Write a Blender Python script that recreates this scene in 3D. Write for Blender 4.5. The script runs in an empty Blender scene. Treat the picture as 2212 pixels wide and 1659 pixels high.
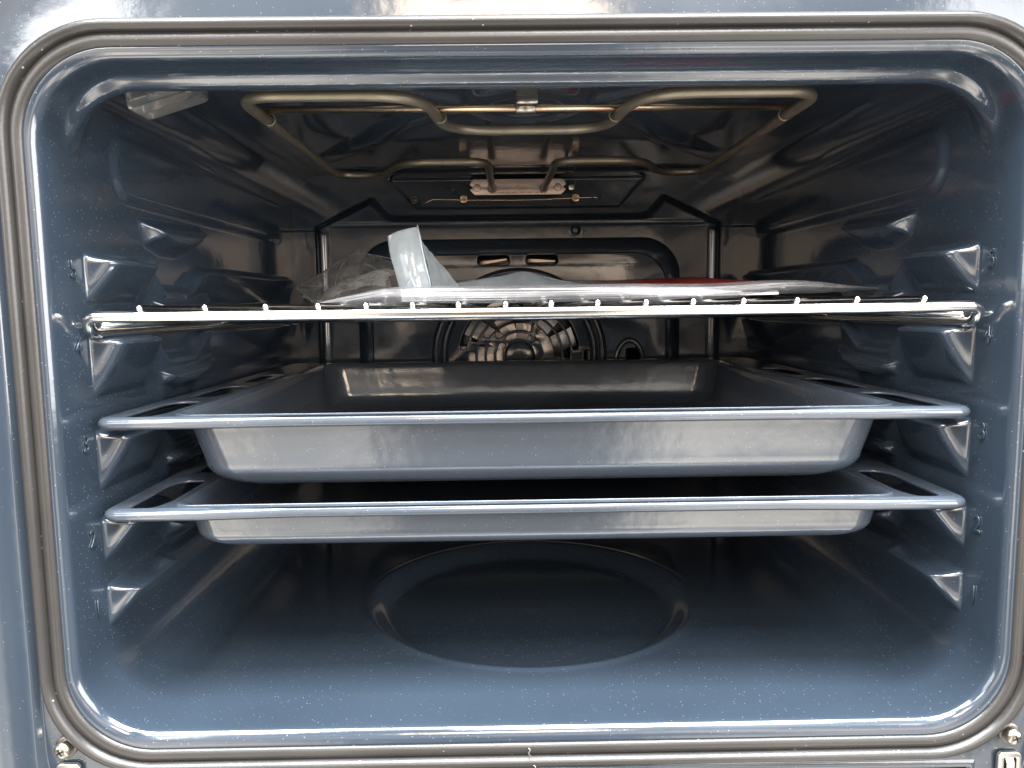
import bpy, bmesh, math, random
import numpy as np
from mathutils import Vector, Matrix
random.seed(7); rng = np.random.default_rng(11)
PI = math.pi
S = bpy.context.scene
COL = S.collection

# ------------------------------------------------------------------ camera
yaw, pitch, roll = 0.01037, -0.10593, -0.01274
cam_d = bpy.data.cameras.new('camera'); cam = bpy.data.objects.new('camera', cam_d); COL.objects.link(cam)
f = Vector((math.sin(yaw)*math.cos(pitch), math.cos(yaw)*math.cos(pitch), math.sin(pitch)))
r0 = Vector((math.cos(yaw), -math.sin(yaw), 0)); u0 = r0.cross(f)
r = r0*math.cos(roll) + u0*math.sin(roll); u = -r0*math.sin(roll) + u0*math.cos(roll)
m = Matrix((r, u, -f)).transposed().to_4x4(); m.translation = Vector((-0.01668, -0.36613, 0.0))
cam.matrix_world = m
cam_d.sensor_width = 36; cam_d.lens = 36*1624.03/2212
cam_d.clip_start = 0.01; cam_d.clip_end = 60
S.camera = cam

# ------------------------------------------------------------------ room light
W = bpy.data.worlds.new('World'); S.world = W; W.use_nodes = True
nt = W.node_tree; nt.nodes.clear()
def N(nt, t, **kw):
    n = nt.nodes.new(t)
    for k, v in kw.items(): setattr(n, k, v)
    return n
def link(nt, a, b): nt.links.new(a, b)
def mth(nt, op, a, b=None, c=None, clamp=False):
    n = N(nt, 'ShaderNodeMath', operation=op, use_clamp=clamp)
    for i, v in enumerate((a, b, c)):
        if v is None: continue
        if isinstance(v, (int, float)): n.inputs[i].default_value = v
        else: link(nt, v, n.inputs[i])
    return n.outputs[0]
def ramp(nt, fac, stops, interp='LINEAR'):
    n = N(nt, 'ShaderNodeValToRGB'); cr = n.color_ramp; cr.interpolation = interp
    while len(cr.elements) < len(stops): cr.elements.new(0.5)
    for e, (p, c) in zip(cr.elements, stops):
        e.position = p; e.color = (*c, 1) if len(c) == 3 else c
    link(nt, fac, n.inputs[0]); return n.outputs[0]
tc = N(nt, 'ShaderNodeTexCoord'); sx = N(nt, 'ShaderNodeSeparateXYZ'); link(nt, tc.outputs['Generated'], sx.inputs[0])
zz = mth(nt, 'MULTIPLY_ADD', sx.outputs[2], 0.5, 0.5)
base0 = ramp(nt, zz, [(0.0, (1.5, 1.45, 1.4)), (.20, (1.7, 1.65, 1.55)), (.36, (1.25, 1.2, 1.12)), (.44, (.8, .66, .54)), (.50, (1.35, 1.05, .80)), (.57, (1.25, 1.02, .82)), (.62, (.9, .88, .86)), (.67, (.75, .78, .82)), (1.0, (1.0, 1.08, 1.2))])
lat = ramp(nt, mth(nt, 'ABSOLUTE', sx.outputs[0]), [(.13, (1, 1, 1)), (.24, (2.1, 2.05, 2.0)), (.455, (2.1, 2.05, 2.0)), (.51, (.32, .32, .36)), (.8, (.35, .35, .38))])
mx0 = N(nt, 'ShaderNodeMix', data_type='RGBA', blend_type='MULTIPLY'); mx0.inputs[0].default_value = 1
link(nt, base0, mx0.inputs[6]); link(nt, lat, mx0.inputs[7]); base = mx0.outputs[2]
ns = N(nt, 'ShaderNodeTexNoise'); ns.inputs['Scale'].default_value = 3.2; ns.inputs['Detail'].default_value = 3.0
link(nt, tc.outputs['Generated'], ns.inputs['Vector'])
blot = ramp(nt, ns.outputs['Fac'], [(.36, (.35, .35, .35)), (.5, (.9, .9, .9)), (.64, (1.9, 1.85, 1.75))])
mx = N(nt, 'ShaderNodeMix', data_type='RGBA', blend_type='MULTIPLY'); mx.inputs[0].default_value = 1
link(nt, base, mx.inputs[6]); link(nt, blot, mx.inputs[7])
# the dark figure of whoever holds the camera, straight in front of the oven
fa = mth(nt, 'DIVIDE', mth(nt, 'ABSOLUTE', mth(nt, 'ADD', sx.outputs[0], .02)), .19)
fb = mth(nt, 'MULTIPLY_ADD', sx.outputs[2], 3.2, .62)
fc = mth(nt, 'MAXIMUM', mth(nt, 'MAXIMUM', fa, fb), mth(nt, 'MULTIPLY_ADD', sx.outputs[1], 3, 2.8))
fig = ramp(nt, mth(nt, 'MULTIPLY', fc, .5), [(.36, (.18, .17, .17)), (.56, (1, 1, 1))])
mx2 = N(nt, 'ShaderNodeMix', data_type='RGBA', blend_type='MULTIPLY'); mx2.inputs[0].default_value = 1
link(nt, mx.outputs[2], mx2.inputs[6]); link(nt, fig, mx2.inputs[7])
bg = N(nt, 'ShaderNodeBackground'); bg.inputs['Strength'].default_value = 1.0
out = N(nt, 'ShaderNodeOutputWorld'); link(nt, mx2.outputs[2], bg.inputs[0]); link(nt, bg.outputs[0], out.inputs[0])

def area(name, loc, target, sx_, sy_, rad, col):
    """rad = radiance (W/m2/sr) of the lit surface"""
    d = bpy.data.lights.new(name, 'AREA'); d.shape = 'RECTANGLE'; d.size = sx_; d.size_y = sy_
    d.energy = rad*PI*sx_*sy_; d.color = col
    o = bpy.data.objects.new(name, d); COL.objects.link(o); o.location = loc
    o.rotation_euler = (Vector(target)-Vector(loc)).to_track_quat('-Z', 'Y').to_euler()
    return o
area('window_lamp', (-1.62, -2.4, 1.38), (-1.0, 0, .8), .60, 1.05, 10.0, (1, .98, .96))
area('warm_lamp', (-.02, -2.4, 1.22), (0, 0, 1.0), .76, .66, 15.0, (1, .80, .60))
area('side_lamp', (2.3, -1.7, .55), (-.2, .1, -.05), 2.1, 2.0, 8.0, (1, .99, .98))
area('side_lamp', (-2.5, -1.7, .75), (.2, .1, -.05), 1.5, 1.5, 5.0, (1, .99, .98))
area('panel_lamp', (.50, -1.5, 2.0), (.45, -.6, .0), 1.3, .7, 24.0, (.97, .99, 1))
area('panel_lamp', (-1.0, -1.5, 2.0), (-.6, -.6, .0), .42, .7, 24.0, (1, .98, .96))
area('ceiling_lamp', (0, -.62, 2.1), (0, -.3, -.2), 2.8, .80, 41.0, (.93, .97, 1.0))

S.view_settings.view_transform = 'Standard'; S.view_settings.look = 'None'
S.view_settings.exposure = 0; S.view_settings.gamma = 1
S.render.engine = 'CYCLES'
S.cycles.max_bounces = 10; S.cycles.glossy_bounces = 6; S.cycles.transparent_max_bounces = 16
S.cycles.sample_clamp_indirect = 6

# ------------------------------------------------------------------ materials
def newmat(name):
    mt = bpy.data.materials.new(name); mt.use_nodes = True
    t = mt.node_tree; b = t.nodes['Principled BSDF']
    return mt, t, b
def noise(t, scale, detail=2.0, coord='Object'):
    c = N(t, 'ShaderNodeTexCoord'); n = N(t, 'ShaderNodeTexNoise')
    n.inputs['Scale'].default_value = scale; n.inputs['Detail'].default_value = detail
    link(t, c.outputs[coord], n.inputs['Vector']); return n.outputs['Fac'], c
def bump(t, b, h, strength, dist, prev=None):
    bp = N(t, 'ShaderNodeBump'); bp.inputs['Strength'].default_value = strength; bp.inputs['Distance'].default_value = dist
    link(t, h, bp.inputs['Height'])
    if prev: link(t, prev, bp.inputs['Normal'])
    link(t, bp.outputs[0], b.inputs['Normal']); return bp.outputs[0]
def specks(t, scale, rad, keep, seed=0.0):
    c = N(t, 'ShaderNodeTexCoord'); mp = N(t, 'ShaderNodeMapping'); mp.inputs['Location'].default_value = (seed, seed*.7, seed*1.3)
    link(t, c.outputs['Object'], mp.inputs[0])
    v = N(t, 'ShaderNodeTexVoronoi'); v.inputs['Scale'].default_value = scale; link(t, mp.outputs[0], v.inputs['Vector'])
    sc = N(t, 'ShaderNodeSeparateColor'); link(t, v.outputs['Color'], sc.inputs[0])
    rr_ = mth(t, 'MULTIPLY', sc.outputs[0], rad)
    inside = mth(t, 'LESS_THAN', v.outputs['Distance'], rr_)
    gate = mth(t, 'GREATER_THAN', sc.outputs[1], keep)
    return mth(t, 'MULTIPLY', inside, gate)
def enamel(name, col, rough=.10, ior=1.62, orange=.05, speck=1.0, spk=(.26, .29, .32)):
    mt, t, b = newmat(name)
    s1 = specks(t, 560, .14, .25, 1.7); s2 = specks(t, 170, .036, .75, 5.1)
    s = mth(t, 'MULTIPLY', mth(t, 'MAXIMUM', s1, s2), speck)
    cl, _ = noise(t, 9, 4)
    cc = ramp(t, cl, [(.3, tuple(v*.9 for v in col)), (.7, tuple(v*1.1 for v in col))])
    mxx = N(t, 'ShaderNodeMix', data_type='RGBA'); link(t, s, mxx.inputs[0]); link(t, cc, mxx.inputs[6]); mxx.inputs[7].default_value = (*spk, 1)
    link(t, mxx.outputs[2], b.inputs['Base Color'])
    b.inputs['Roughness'].default_value = rough; b.inputs['IOR'].default_value = ior
    n1, _ = noise(t, 55, 2); p = bump(t, b, n1, orange, .004)
    n2, _ = noise(t, 420, 2); bump(t, b, n2, orange*.6, .0006, p)
    return mt
M = {}
M['enamel'] = enamel('blue_grey_enamel', (.033, .047, .066), rough=.12, ior=1.9)
M['tray'] = enamel('tray_enamel', (.064, .079, .100), rough=.14, orange=.07, ior=1.85)
def metal(name, col, rough, bump_s=0, scale=300, var=.1):
    mt, t, b = newmat(name); b.inputs['Metallic'].default_value = 1
    n1, _ = noise(t, 60, 4); c = ramp(t, n1, [(.3, tuple(v*(1-var) for v in col)), (.7, tuple(min(1, v*(1+var)) for v in col))])
    link(t, c, b.inputs['Base Color']); b.inputs['Roughness'].default_value = rough
    if bump_s:
        n2, _ = noise(t, scale, 3); bump(t, b, n2, bump_s, .0005)
    return mt
M['chrome'] = metal('bright_steel_wire', (.86, .84, .80), .13, .05)
M['element'] = metal('olive_brown_element_steel', (.27, .24, .18), .40, .15, 600, .15); M['element'].node_tree.nodes['Principled BSDF'].inputs['Metallic'].default_value = .72
M['alu'] = metal('bright_aluminium', (.62, .58, .55), .24, .1)
M['rod'] = metal('bronzed_steel_rod', (.75, .56, .38), .25, .1)
M['plate'] = metal('brushed_steel_plate', (.62, .51, .44), .34, .2, 900)
M['zinc'] = metal('grey_zinc_steel', (.62, .60, .55), .30, .15)
M['screw'] = metal('screw_steel', (.50, .46, .40), .28, .1)
M['dark_metal'] = metal('dark_steel', (.20, .18, .16), .4, .1)
mt, t, b = newmat('black_void'); b.inputs['Base Color'].default_value = (.008, .008, .009, 1); b.inputs['Roughness'].default_value = .6; M['void'] = mt
# rubber
mt, t, b = newmat('grey_brown_rubber'); n1, _ = noise(t, 14, 6)
dust = specks(t, 420, .22, .80, 2.2)
c = ramp(t, n1, [(.3, (.026, .0245, .0235)), (.7, (.042, .039, .037))])
mxx = N(t, 'ShaderNodeMix', data_type='RGBA'); link(t, mth(t, 'MULTIPLY', dust, .8), mxx.inputs[0]); link(t, c, mxx.inputs[6]); mxx.inputs[7].default_value = (.42, .38, .32, 1)
link(t, mxx.outputs[2], b.inputs['Base Color']); b.inputs['Roughness'].default_value = .31; b.inputs['IOR'].default_value = 1.62
n2, _ = noise(t, 700, 3); bump(t, b, n2, .12, .0006); M['rubber'] = mt
# glass
mt, t, b = newmat('pressed_lamp_glass'); b.inputs['Transmission Weight'].default_value = .85; b.inputs['Roughness'].default_value = .05
b.inputs['IOR'].default_value = 1.5; b.inputs['Base Color'].default_value = (.93, .95, .93, 1)
n2, _ = noise(t, 130, 2); bump(t, b, n2, .35, .0015); M['glass'] = mt
# films
def film(name, transp, white, rough, crease):
    mt = bpy.data.materials.new(name); mt.use_nodes = True; t = mt.node_tree; t.nodes.clear()
    o = N(t, 'ShaderNodeOutputMaterial'); tr = N(t, 'ShaderNodeBsdfTransparent'); gl = N(t, 'ShaderNodeBsdfGlossy'); gl.inputs['Roughness'].default_value = rough
    df = N(t, 'ShaderNodeBsdfDiffuse'); df.inputs[0].default_value = (*white, 1); tl = N(t, 'ShaderNodeBsdfTranslucent'); tl.inputs[0].default_value = (*white, 1)
    a = N(t, 'ShaderNodeMixShader'); a.inputs[0].default_value = .5; link(t, df.outputs[0], a.inputs[1]); link(t, tl.outputs[0], a.inputs[2])
    n1, _ = noise(t, 60, 5)
    fac = ramp(t, n1, [(.35, (1-transp*1.12,)*3), (.65, (1-transp*.86,)*3)])
    b_ = N(t, 'ShaderNodeMixShader'); link(t, fac, b_.inputs[0]); link(t, tr.outputs[0], b_.inputs[1]); link(t, a.outputs[0], b_.inputs[2])
    lw = N(t, 'ShaderNodeLayerWeight'); lw.inputs[0].default_value = .42
    k = mth(t, 'MULTIPLY_ADD', lw.outputs['Fresnel'], .42, .03, clamp=True)
    c_ = N(t, 'ShaderNodeMixShader'); link(t, k, c_.inputs[0]); link(t, b_.outputs[0], c_.inputs[1]); link(t, gl.outputs[0], c_.inputs[2])
    n2, _ = noise(t, 85, 3); bp = N(t, 'ShaderNodeBump'); bp.inputs['Strength'].default_value = crease; bp.inputs['Distance'].default_value = .002
    link(t, n2, bp.inputs['Height']); link(t, bp.outputs[0], gl.inputs['Normal'])
    link(t, c_.outputs[0], o.inputs[0]); return mt
M['film_clear'] = film('clear_crumpled_film', .72, (.86, .84, .80), .10, .5)
M['film_milky'] = film('milky_film', .50, (.66, .76, .82), .12, .3)
M['film_mid'] = film('hazy_film', .58, (.90, .91, .95), .16, .4)
def plain(name, col, rough):
    mt, t, b = newmat(name); n1, _ = noise(t, 40, 4)
    link(t, ramp(t, n1, [(.3, tuple(v*.93 for v in col)), (.7, col)]), b.inputs['Base Color']); b.inputs['Roughness'].default_value = rough; return mt
M['paper'] = plain('white_paper', (.90, .90, .92), .6)
M['red'] = plain('red_cover_print', (.75, .06, .05), .35)
M['ink'] = plain('dark_stamp_ink', (.10, .06, .04), .6)

# ------------------------------------------------------------------ helpers
def tag(o, label=None, cat=None, group=None, kind=None):
    if label: o['label'] = label
    if cat: o['category'] = cat
    if group: o['group'] = group
    if kind: o['kind'] = kind
    return o
def empty(name, loc, label, cat):
    o = bpy.data.objects.new(name, None); COL.objects.link(o); o.location = loc; o.empty_display_size = .05
    return tag(o, label, cat)
def link_obj(name, me, mat, parent, smooth=True):
    me.name = name; me.materials.clear(); me.materials.append(mat)
    if smooth: me.polygons.foreach_set('use_smooth', [True]*len(me.polygons))
    o = bpy.data.objects.new(name, me); COL.objects.link(o)
    if parent:
        o.parent = parent
        bpy.context.view_layer.update()
        o.matrix_parent_inverse = parent.matrix_world.inverted()
    return o
class MB:
    def __init__(s): s.v = []; s.f = []
    def add(s, v, f):
        k = len(s.v); s.v += [tuple(map(float, p)) for p in v]; s.f += [tuple(i+k for i in q) for q in f]; return s
    def build(s, name, mat, parent=None, smooth=True, sharp=None):
        me = bpy.data.meshes.new(name); me.from_pydata(s.v, [], s.f); me.validate(); me.update()
        bm = bmesh.new(); bm.from_mesh(me); bmesh.ops.recalc_face_normals(bm, faces=bm.faces); bm.to_mesh(me); bm.free()
        o = link_obj(name, me, mat, parent, smooth)
        if smooth and sharp: me.set_sharp_from_angle(angle=math.radians(sharp))
        return o
def loft(mb, rings, closed=True, cap0=False, cap1=False):
    n = len(rings[0]); v = [p for r_ in rings for p in r_]; f_ = []
    for i in range(len(rings)-1):
        for j in range(n if closed else n-1):
            a = i*n+j; b_ = i*n+(j+1) % n; f_.append((a, b_, b_+n, a+n))
    if cap0: f_.append(tuple(range(n)))
    if cap1: f_.append(tuple((len(rings)-1)*n+j for j in range(n)))
    return mb.add(v, f_)
def rr(x0, x1, z0, z1, rad, nc=10):
    """rounded rectangle outline, counter-clockwise, as (a, b) pairs"""
    rads = rad if hasattr(rad, '__len__') else (rad,)*4
    pts = []
    for (cx, cz, a0, R) in ((x1, z1, 0, rads[0]), (x0, z1, 90, rads[1]), (x0, z0, 180, rads[2]), (x1, z0, 270, rads[3])):
        ox = cx-R if cx == x1 else cx+R; oz = cz-R if cz == z1 else cz+R
        for k in range(nc+1):
            a = math.radians(a0+90*k/nc); pts.append((ox+R*math.cos(a), oz+R*math.sin(a)))
    return pts
def fillet(path, rad, n=8):
    """polyline with rounded corners; rad number or list"""
    P = [Vector(p) for p in path]; out_ = [P[0]]
    for i in range(1, len(P)-1):
        R = rad[i] if hasattr(rad, '__len__') else rad
        a = (P[i-1]-P[i]); b_ = (P[i+1]-P[i]); d = min(R, a.length*.49, b_.length*.49)
        A = P[i]+a.normalized()*d; B = P[i]+b_.normalized()*d
        for k in range(n+1):
            s_ = k/n; out_.append(A*(1-s_)**2+P[i]*2*s_*(1-s_)+B*s_**2)
    out_.append(P[-1]); return out_
def tube(mb, path, rad, n=14, closed=False, cap=True):
    P = [Vector(p) for p in path]; Q = [P[0]]
    for p in P[1:]:
        if (p-Q[-1]).length > 1e-6: Q.append(p)
    P = Q
    if closed and (P[0]-P[-1]).length < 1e-6: P = P[:-1]
    m_ = len(P); rings = []; nrm = None
    for i in range(m_):
        if closed: tg = P[(i+1) % m_]-P[i-1]
        else: tg = (P[min(i+1, m_-1)]-P[max(i-1, 0)])
        tg.normalize()
        if nrm is None:
            nrm = tg.orthogonal().normalized()
        else:
            nrm = (nrm-tg*nrm.dot(tg)).normalized()
        bn = tg.cross(nrm)
        rd = rad[i] if hasattr(rad, '__len__') else rad
        rings.append([P[i]+(nrm*math.cos(2*PI*k/n)+bn*math.sin(2*PI*k/n))*rd for k in range(n)])
    if closed:
        v = [p for r_ in rings for p in r_]; f_ = []
        # align last to first
        best = min(range(n), key=lambda s_: (rings[-1][0]-rings[0][s_]).length)
        for i in range(m_):
            for j in range(n):
                a = i*n+j; b_ = i*n+(j+1) % n
                if i < m_-1: f_.append((a, b_, b_+n, a+n))
                else: f_.append((a, b_, (j+1+best) % n, (j+best) % n))
        return mb.add(v, f_)
    return loft(mb, rings, True, cap, cap)
def box(mb, x0, x1, y0, y1, z0, z1):
    v = [(x, y, z) for x in (x0, x1) for y in (y0, y1) for z in (z0, z1)]
    return mb.add(v, [(0, 1, 3, 2), (4, 6, 7, 5), (0, 4, 5, 1), (2, 3, 7, 6), (0, 2, 6, 4), (1, 5, 7, 3)])
def curve_plate(name, splines, depth, bev, mat, parent, mtx, bres=2):
    """flat plate with holes: first outline then hole outlines (filled 2-D curve), placed by mtx"""
    cu = bpy.data.curves.new(name, 'CURVE'); cu.dimensions = '2D'; cu.fill_mode = 'BOTH'
    for pts in splines:
        sp = cu.splines.new('POLY'); sp.points.add(len(pts)-1)
        sp.points.foreach_set('co', [c for p in pts for c in (p[0], p[1], 0, 1)]); sp.use_cyclic_u = True
    cu.extrude = depth/2-bev; cu.bevel_depth = bev; cu.bevel_resolution = bres; cu.offset = -bev
    tmp = bpy.data.objects.new('tmp', cu); COL.objects.link(tmp)
    dg = bpy.context.evaluated_depsgraph_get(); dg.update()
    me = bpy.data.meshes.new_from_object(tmp.evaluated_get(dg)); bpy.data.objects.remove(tmp)
    me.transform(mtx)
    bm = bmesh.new(); bm.from_mesh(me); bmesh.ops.remove_doubles(bm, verts=bm.verts, dist=1e-6); bm.to_mesh(me); bm.free()
    o = link_obj(name, me, mat, parent); me.set_sharp_from_angle(angle=math.radians(50)); return o
def slot(cx, cy, L, w, ang=0, n=8):
    pts = rr(-L/2, L/2, -w/2, w/2, w/2*.999, n); c_, s_ = math.cos(ang), math.sin(ang)
    return [(cx+x*c_-y*s_, cy+x*s_+y*c_) for x, y in pts]
XZ = Matrix(((1, 0, 0, 0), (0, 0, -1, 0), (0, 1, 0, 0), (0, 0, 0, 1)))   # plate drawn in x,y -> stands in x,z facing -y
def text_mesh(txt, size, ext, mtx):
    cu = bpy.data.curves.new('t', 'FONT'); cu.body = txt; cu.size = size; cu.extrude = ext; cu.align_x = 'CENTER'; cu.align_y = 'CENTER'
    cu.bevel_depth = min(ext*.8, size*.012)
    tmp = bpy.data.objects.new('tmp', cu); COL.objects.link(tmp)
    dg = bpy.context.evaluated_depsgraph_get(); dg.update()
    me = bpy.data.meshes.new_from_object(tmp.evaluated_get(dg)); bpy.data.objects.remove(tmp); me.transform(mtx); return me
def sst(a, b_, x):
    t_ = np.clip((x-a)/(b_-a), 0, 1); return t_*t_*(3-2*t_)
def sd_poly(px, py, poly):
    poly = np.asarray(poly, float); d = np.full(px.shape, 1e9); s_ = np.ones(px.shape)
    n = len(poly)
    for i in range(n):
        j = i-1; e = poly[j]-poly[i]; wx = px-poly[i, 0]; wy = py-poly[i, 1]
        t_ = np.clip((wx*e[0]+wy*e[1])/(e@e), 0, 1); bx = wx-e[0]*t_; by = wy-e[1]*t_
        d = np.minimum(d, bx*bx+by*by)
        c1 = py >= poly[i, 1]; c2 = py < poly[j, 1]; c3 = e[0]*wy > e[1]*wx
        flip = (c1 & c2 & c3) | (~c1 & ~c2 & ~c3); s_ = np.where(flip, -s_, s_)
    return s_*np.sqrt(d)
def sd_seg(px, py, a, b_):
    ax, ay = a; ex, ey = b_[0]-ax, b_[1]-ay
    t_ = np.clip(((px-ax)*ex+(py-ay)*ey)/(ex*ex+ey*ey), 0, 1); return np.hypot(px-ax-ex*t_, py-ay-ey*t_)
def sd_rr(px, py, x0, x1, y0, y1, rad):
    cx, cy, hx, hy = (x0+x1)/2, (y0+y1)/2, (x1-x0)/2-rad, (y1-y0)/2-rad
    qx, qy = np.abs(px-cx)-hx, np.abs(py-cy)-hy
    return np.hypot(np.maximum(qx, 0), np.maximum(qy, 0))+np.minimum(np.maximum(qx, qy), 0)-rad
def grid_obj(name, P, mat, parent):
    """P: (n, m, 3) array of points"""
    n, m_, _ = P.shape; idx = np.arange(n*m_).reshape(n, m_)
    q = np.stack([idx[:-1, :-1], idx[1:, :-1], idx[1:, 1:], idx[:-1, 1:]], -1).reshape(-1, 4)
    me = bpy.data.meshes.new(name); me.vertices.add(n*m_); me.vertices.foreach_set('co', P.reshape(-1).astype(np.float32))
    me.loops.add(q.size); me.loops.foreach_set('vertex_index', q.reshape(-1).astype(np.int32))
    me.polygons.add(len(q)); me.polygons.foreach_set('loop_start', np.arange(0, q.size, 4, dtype=np.int32)); me.polygons.foreach_set('loop_total', np.full(len(q), 4, dtype=np.int32))
    me.update(calc_edges=True); me.validate()
    return link_obj(name, me, mat, parent)

# ================================================================== THE OVEN
oven = empty('built_in_oven', (0, 0, -.30), 'open blue-grey enamel built-in oven seen from the front, filling the whole picture', 'oven')

# ---- front panel: seat of the seal, soft step at the sides, flat face
HX, ZT, ZB = .2400, .1206, -.2238
def fring(hx, zt, zb, rad, y): return [(x, y, z) for x, z in rr(-hx, hx, zb, zt, rad, 14)]
mb = MB()
loft(mb, [fring(.2405, .1211, -.2243, .042, .001), fring(.2405, .1211, -.2243, .042, 0.0),
          fring(.2530, .1346, -.2378, .052, 0.0), fring(.2538, .1900, -.282, .060, 0.0), fring(.2548, .192, -.284, .060, -.0010),
          fring(.2558, .193, -.285, .060, -.0030), fring(.2570, .195, -.286, .060, -.0042),
          fring(.298, .235, -.300, .006, -.0042), fring(.300, .238, -.302, .007, -.0030), fring(.300, .238, -.302, .007, .03)])
fp = mb.build('front_panel', M['enamel'], oven)
# shallow pressed groove under the seal
mb = MB()
gv = [(x, y, z) for y, off in ((.0002, 0), (-.0010, .0012), (-.0010, .003), (-.0002, .0042)) for x, z in rr(-.226+off, .226-off, -.2480+off, -.2388-off, .0008, 5)]
n_ = len(gv)//4; loft(mb, [gv[i*n_:(i+1)*n_] for i in range(4)], True, False, True)
mb.build('pressed_strip', M['enamel'], oven)

# ---- rubber seal
prof = [(-.0004, .0005), (-.0002, -.0020), (.0006, -.0034), (.0026, -.0040), (.0048, -.0036), (.0057, -.0028), (.0060, -.0014),
        (.0063, -.0026), (.0069, -.0044), (.0081, -.0060), (.0096, -.0063), (.0110, -.0054), (.0119, -.0036), (.0122, -.0016), (.0131, -.0010), (.0132, .0002)]
mb = MB(); loft(mb, [fring(HX+o_, ZT+o_, ZB-o_, .042+o_*.8, y_) for o_, y_ in prof])
seal = mb.build('door_seal', M['rubber'], oven)
mb = MB()
for (xx, zz_) in ((-.0065, ZB-.0025), (-.004, ZB-.010)):
    tube(mb, [(xx+.0006*math.sin(k*1.7), -.0062-.0028*(zz_ < ZB-.005), zz_-.0028+.0008*k) for k in range(7)], [.0002, .0004, .0003, .0005, .0004, .0003, .0002], 6)
tag(mb.build('glue_joint', M['screw'], oven), 'small torn joint in the rubber seal')

# ---- cavity rim (rolled lip) and liner; stations (y, hx, zt, zb, radius)
ST = []
RL = .0056
for k in range(9):                                                    # quarter round from the face into the cavity
    a = PI/2*k/8; o_ = RL*math.sin(a)*1.0; yy = RL*(1-math.cos(a))-.0022
    o_ = RL*(1-math.cos(PI/2-a)) if False else o_
    ST.append((yy, .2401-o_, .1207-o_, -.2239+o_*1.45, .042-o_*.9))
ST = [(.0012, .2404, .1210, -.2242, .0423), (-.0014, .2404, .1210, -.2242, .0423)]+ST
ST += [(.0070, .2342, .1150, -.2156, .0364), (.012, .2340, .1148, -.2155, .0360), (.0165, .2340, .1143, -.2155, .036), (.0183, .2340, .1134, -.2155, .0360), (.0203, .2340, .1115, -.2155, .0360), (.0222, .2340, .1097, -.2155, .0360),
      (.0238, .2340, .1087, -.2155, .0360), (.0256, .2340, .1083, -.2155, .0360), (.0276, .2340, .1086, -.2155, .0360)]
NZ, NX, NC = 250, 170, 12
def dense_ring(st):
    y, hx, zt, zb, R = st; P = []
    for k in range(NX): P.append((hx-R-(2*hx-2*R)*k/NX, zt))
    for k in range(NC): a = PI/2+PI/2*k/NC; P.append((-hx+R+R*math.cos(a), zt-R+R*math.sin(a)))
    for k in range(NZ): P.append((-hx, zt-R-(zt-zb-2*R)*k/NZ))
    for k in range(NC): a = PI+PI/2*k/NC; P.append((-hx+R+R*math.cos(a), zb+R+R*math.sin(a)))
    for k in range(NX): P.append((-hx+R+(2*hx-2*R)*k/NX, zb))
    for k in range(NC): a = 1.5*PI+PI/2*k/NC; P.append((hx-R+R*math.cos(a), zb+R+R*math.sin(a)))
    for k in range(NZ): P.append((hx, zb+R+(zt-zb-2*R)*k/NZ))
    for k in range(NC): a = PI/2*k/NC; P.append((hx-R+R*math.cos(a), zt-R+R*math.sin(a)))
    P.append(P[0]); return np.array([(x, y, z) for x, z in P])
ys = np.concatenate([np.arange(.030, .0345, .0005), np.arange(.0345, .060, .0011), np.arange(.060, .420, .0014), [.424, .430]])
ys = ys[np.concatenate([[True], np.diff(ys) > 1e-4])]
def station(y):
    t_ = float(sst(.030, .056, np.array(y))); e = min(max((y-.05)/.36, 0), 1)
    return (y, .2340-.0020*e*e, .1102+.0228*t_, -.2155, .036-.006*t_)
T = np.array([dense_ring(s_) for s_ in ST]+[dense_ring(station(y)) for y in ys])                  # (ny, nring, 3)

LEV = [(.0245, .021, .0155), (-.0178, .029, .0155), (-.0690, .028, .0155), (-.1160, .020, .0155), (-.1535, .019, .0160)]
def side_h(y, z):
    h = np.zeros_like(y)
    for i, (zl, hg, pr) in enumerate(LEV):
        dip = .0150*sst(.086, .108, y)*(1-sst(.140, .176, y)) if i < 4 else 0
        zt_ = zl-dip
        pro = (pr+.0008)*(1-.45*sst(.080, .092, y))*(1-np.exp(-(np.maximum(y-.0308, 0)/.0030)**1.25))*(1-sst(.392, .404, y))
        body = np.clip(1-(zt_-z)/hg, 0, 1)**.9*(z <= zt_)
        up = (1-sst(0, .0050, z-zt_))*(z > zt_)
        h = np.maximum(h, pro*(body+up))
    for zl in (.0700, .0245, -.0178, -.0690, -.1130):
        poly = [(.094, zl-.0185), (.184, zl-.0150), (.182, zl-.0215), (.170, zl-.0245), (.160, zl-.0305), (.140, zl-.0345), (.117, zl-.0345), (.100, zl-.0300)]
        d = sd_poly(y, z, poly); h = np.maximum(h, .0125*(1-sst(-.0070, .0025, d)))
    # shallow long panel pressed under the ceiling
    d = sd_rr(y, z, .065, .385, .062, .098, .016); h = np.maximum(h, .0030*(1-sst(-.004, .003, d)))
    return h
def ceil_h(x, y):       # downward relief
    h = np.zeros_like(x); d0 = np.hypot(x, (y-.150)*1.0)
    h = np.maximum(h, .0040*(1-sst(.040, .050, d0))); h -= .0022*(1-sst(.020, .026, d0))
    for sx_ in (-1, 1):
        for b_ in ((sx_*.185, .345), (sx_*.185, .050)):
            d = sd_seg(x, y, (sx_*.040, .150), b_); h = np.maximum(h, .0042*(1-sst(.004, .016, d)))
    d = sd_rr(x, y, -.20, .20, .055, .385, .05); h = np.maximum(h, .0040*sst(-.002, .012, d))
    for sx_ in (-1, 1):
        dd = np.hypot((x-sx_*.095)/.075, (y-.19)/.085); h = h-.0035*(1-sst(.2, 1.0, dd))
    return h
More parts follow.
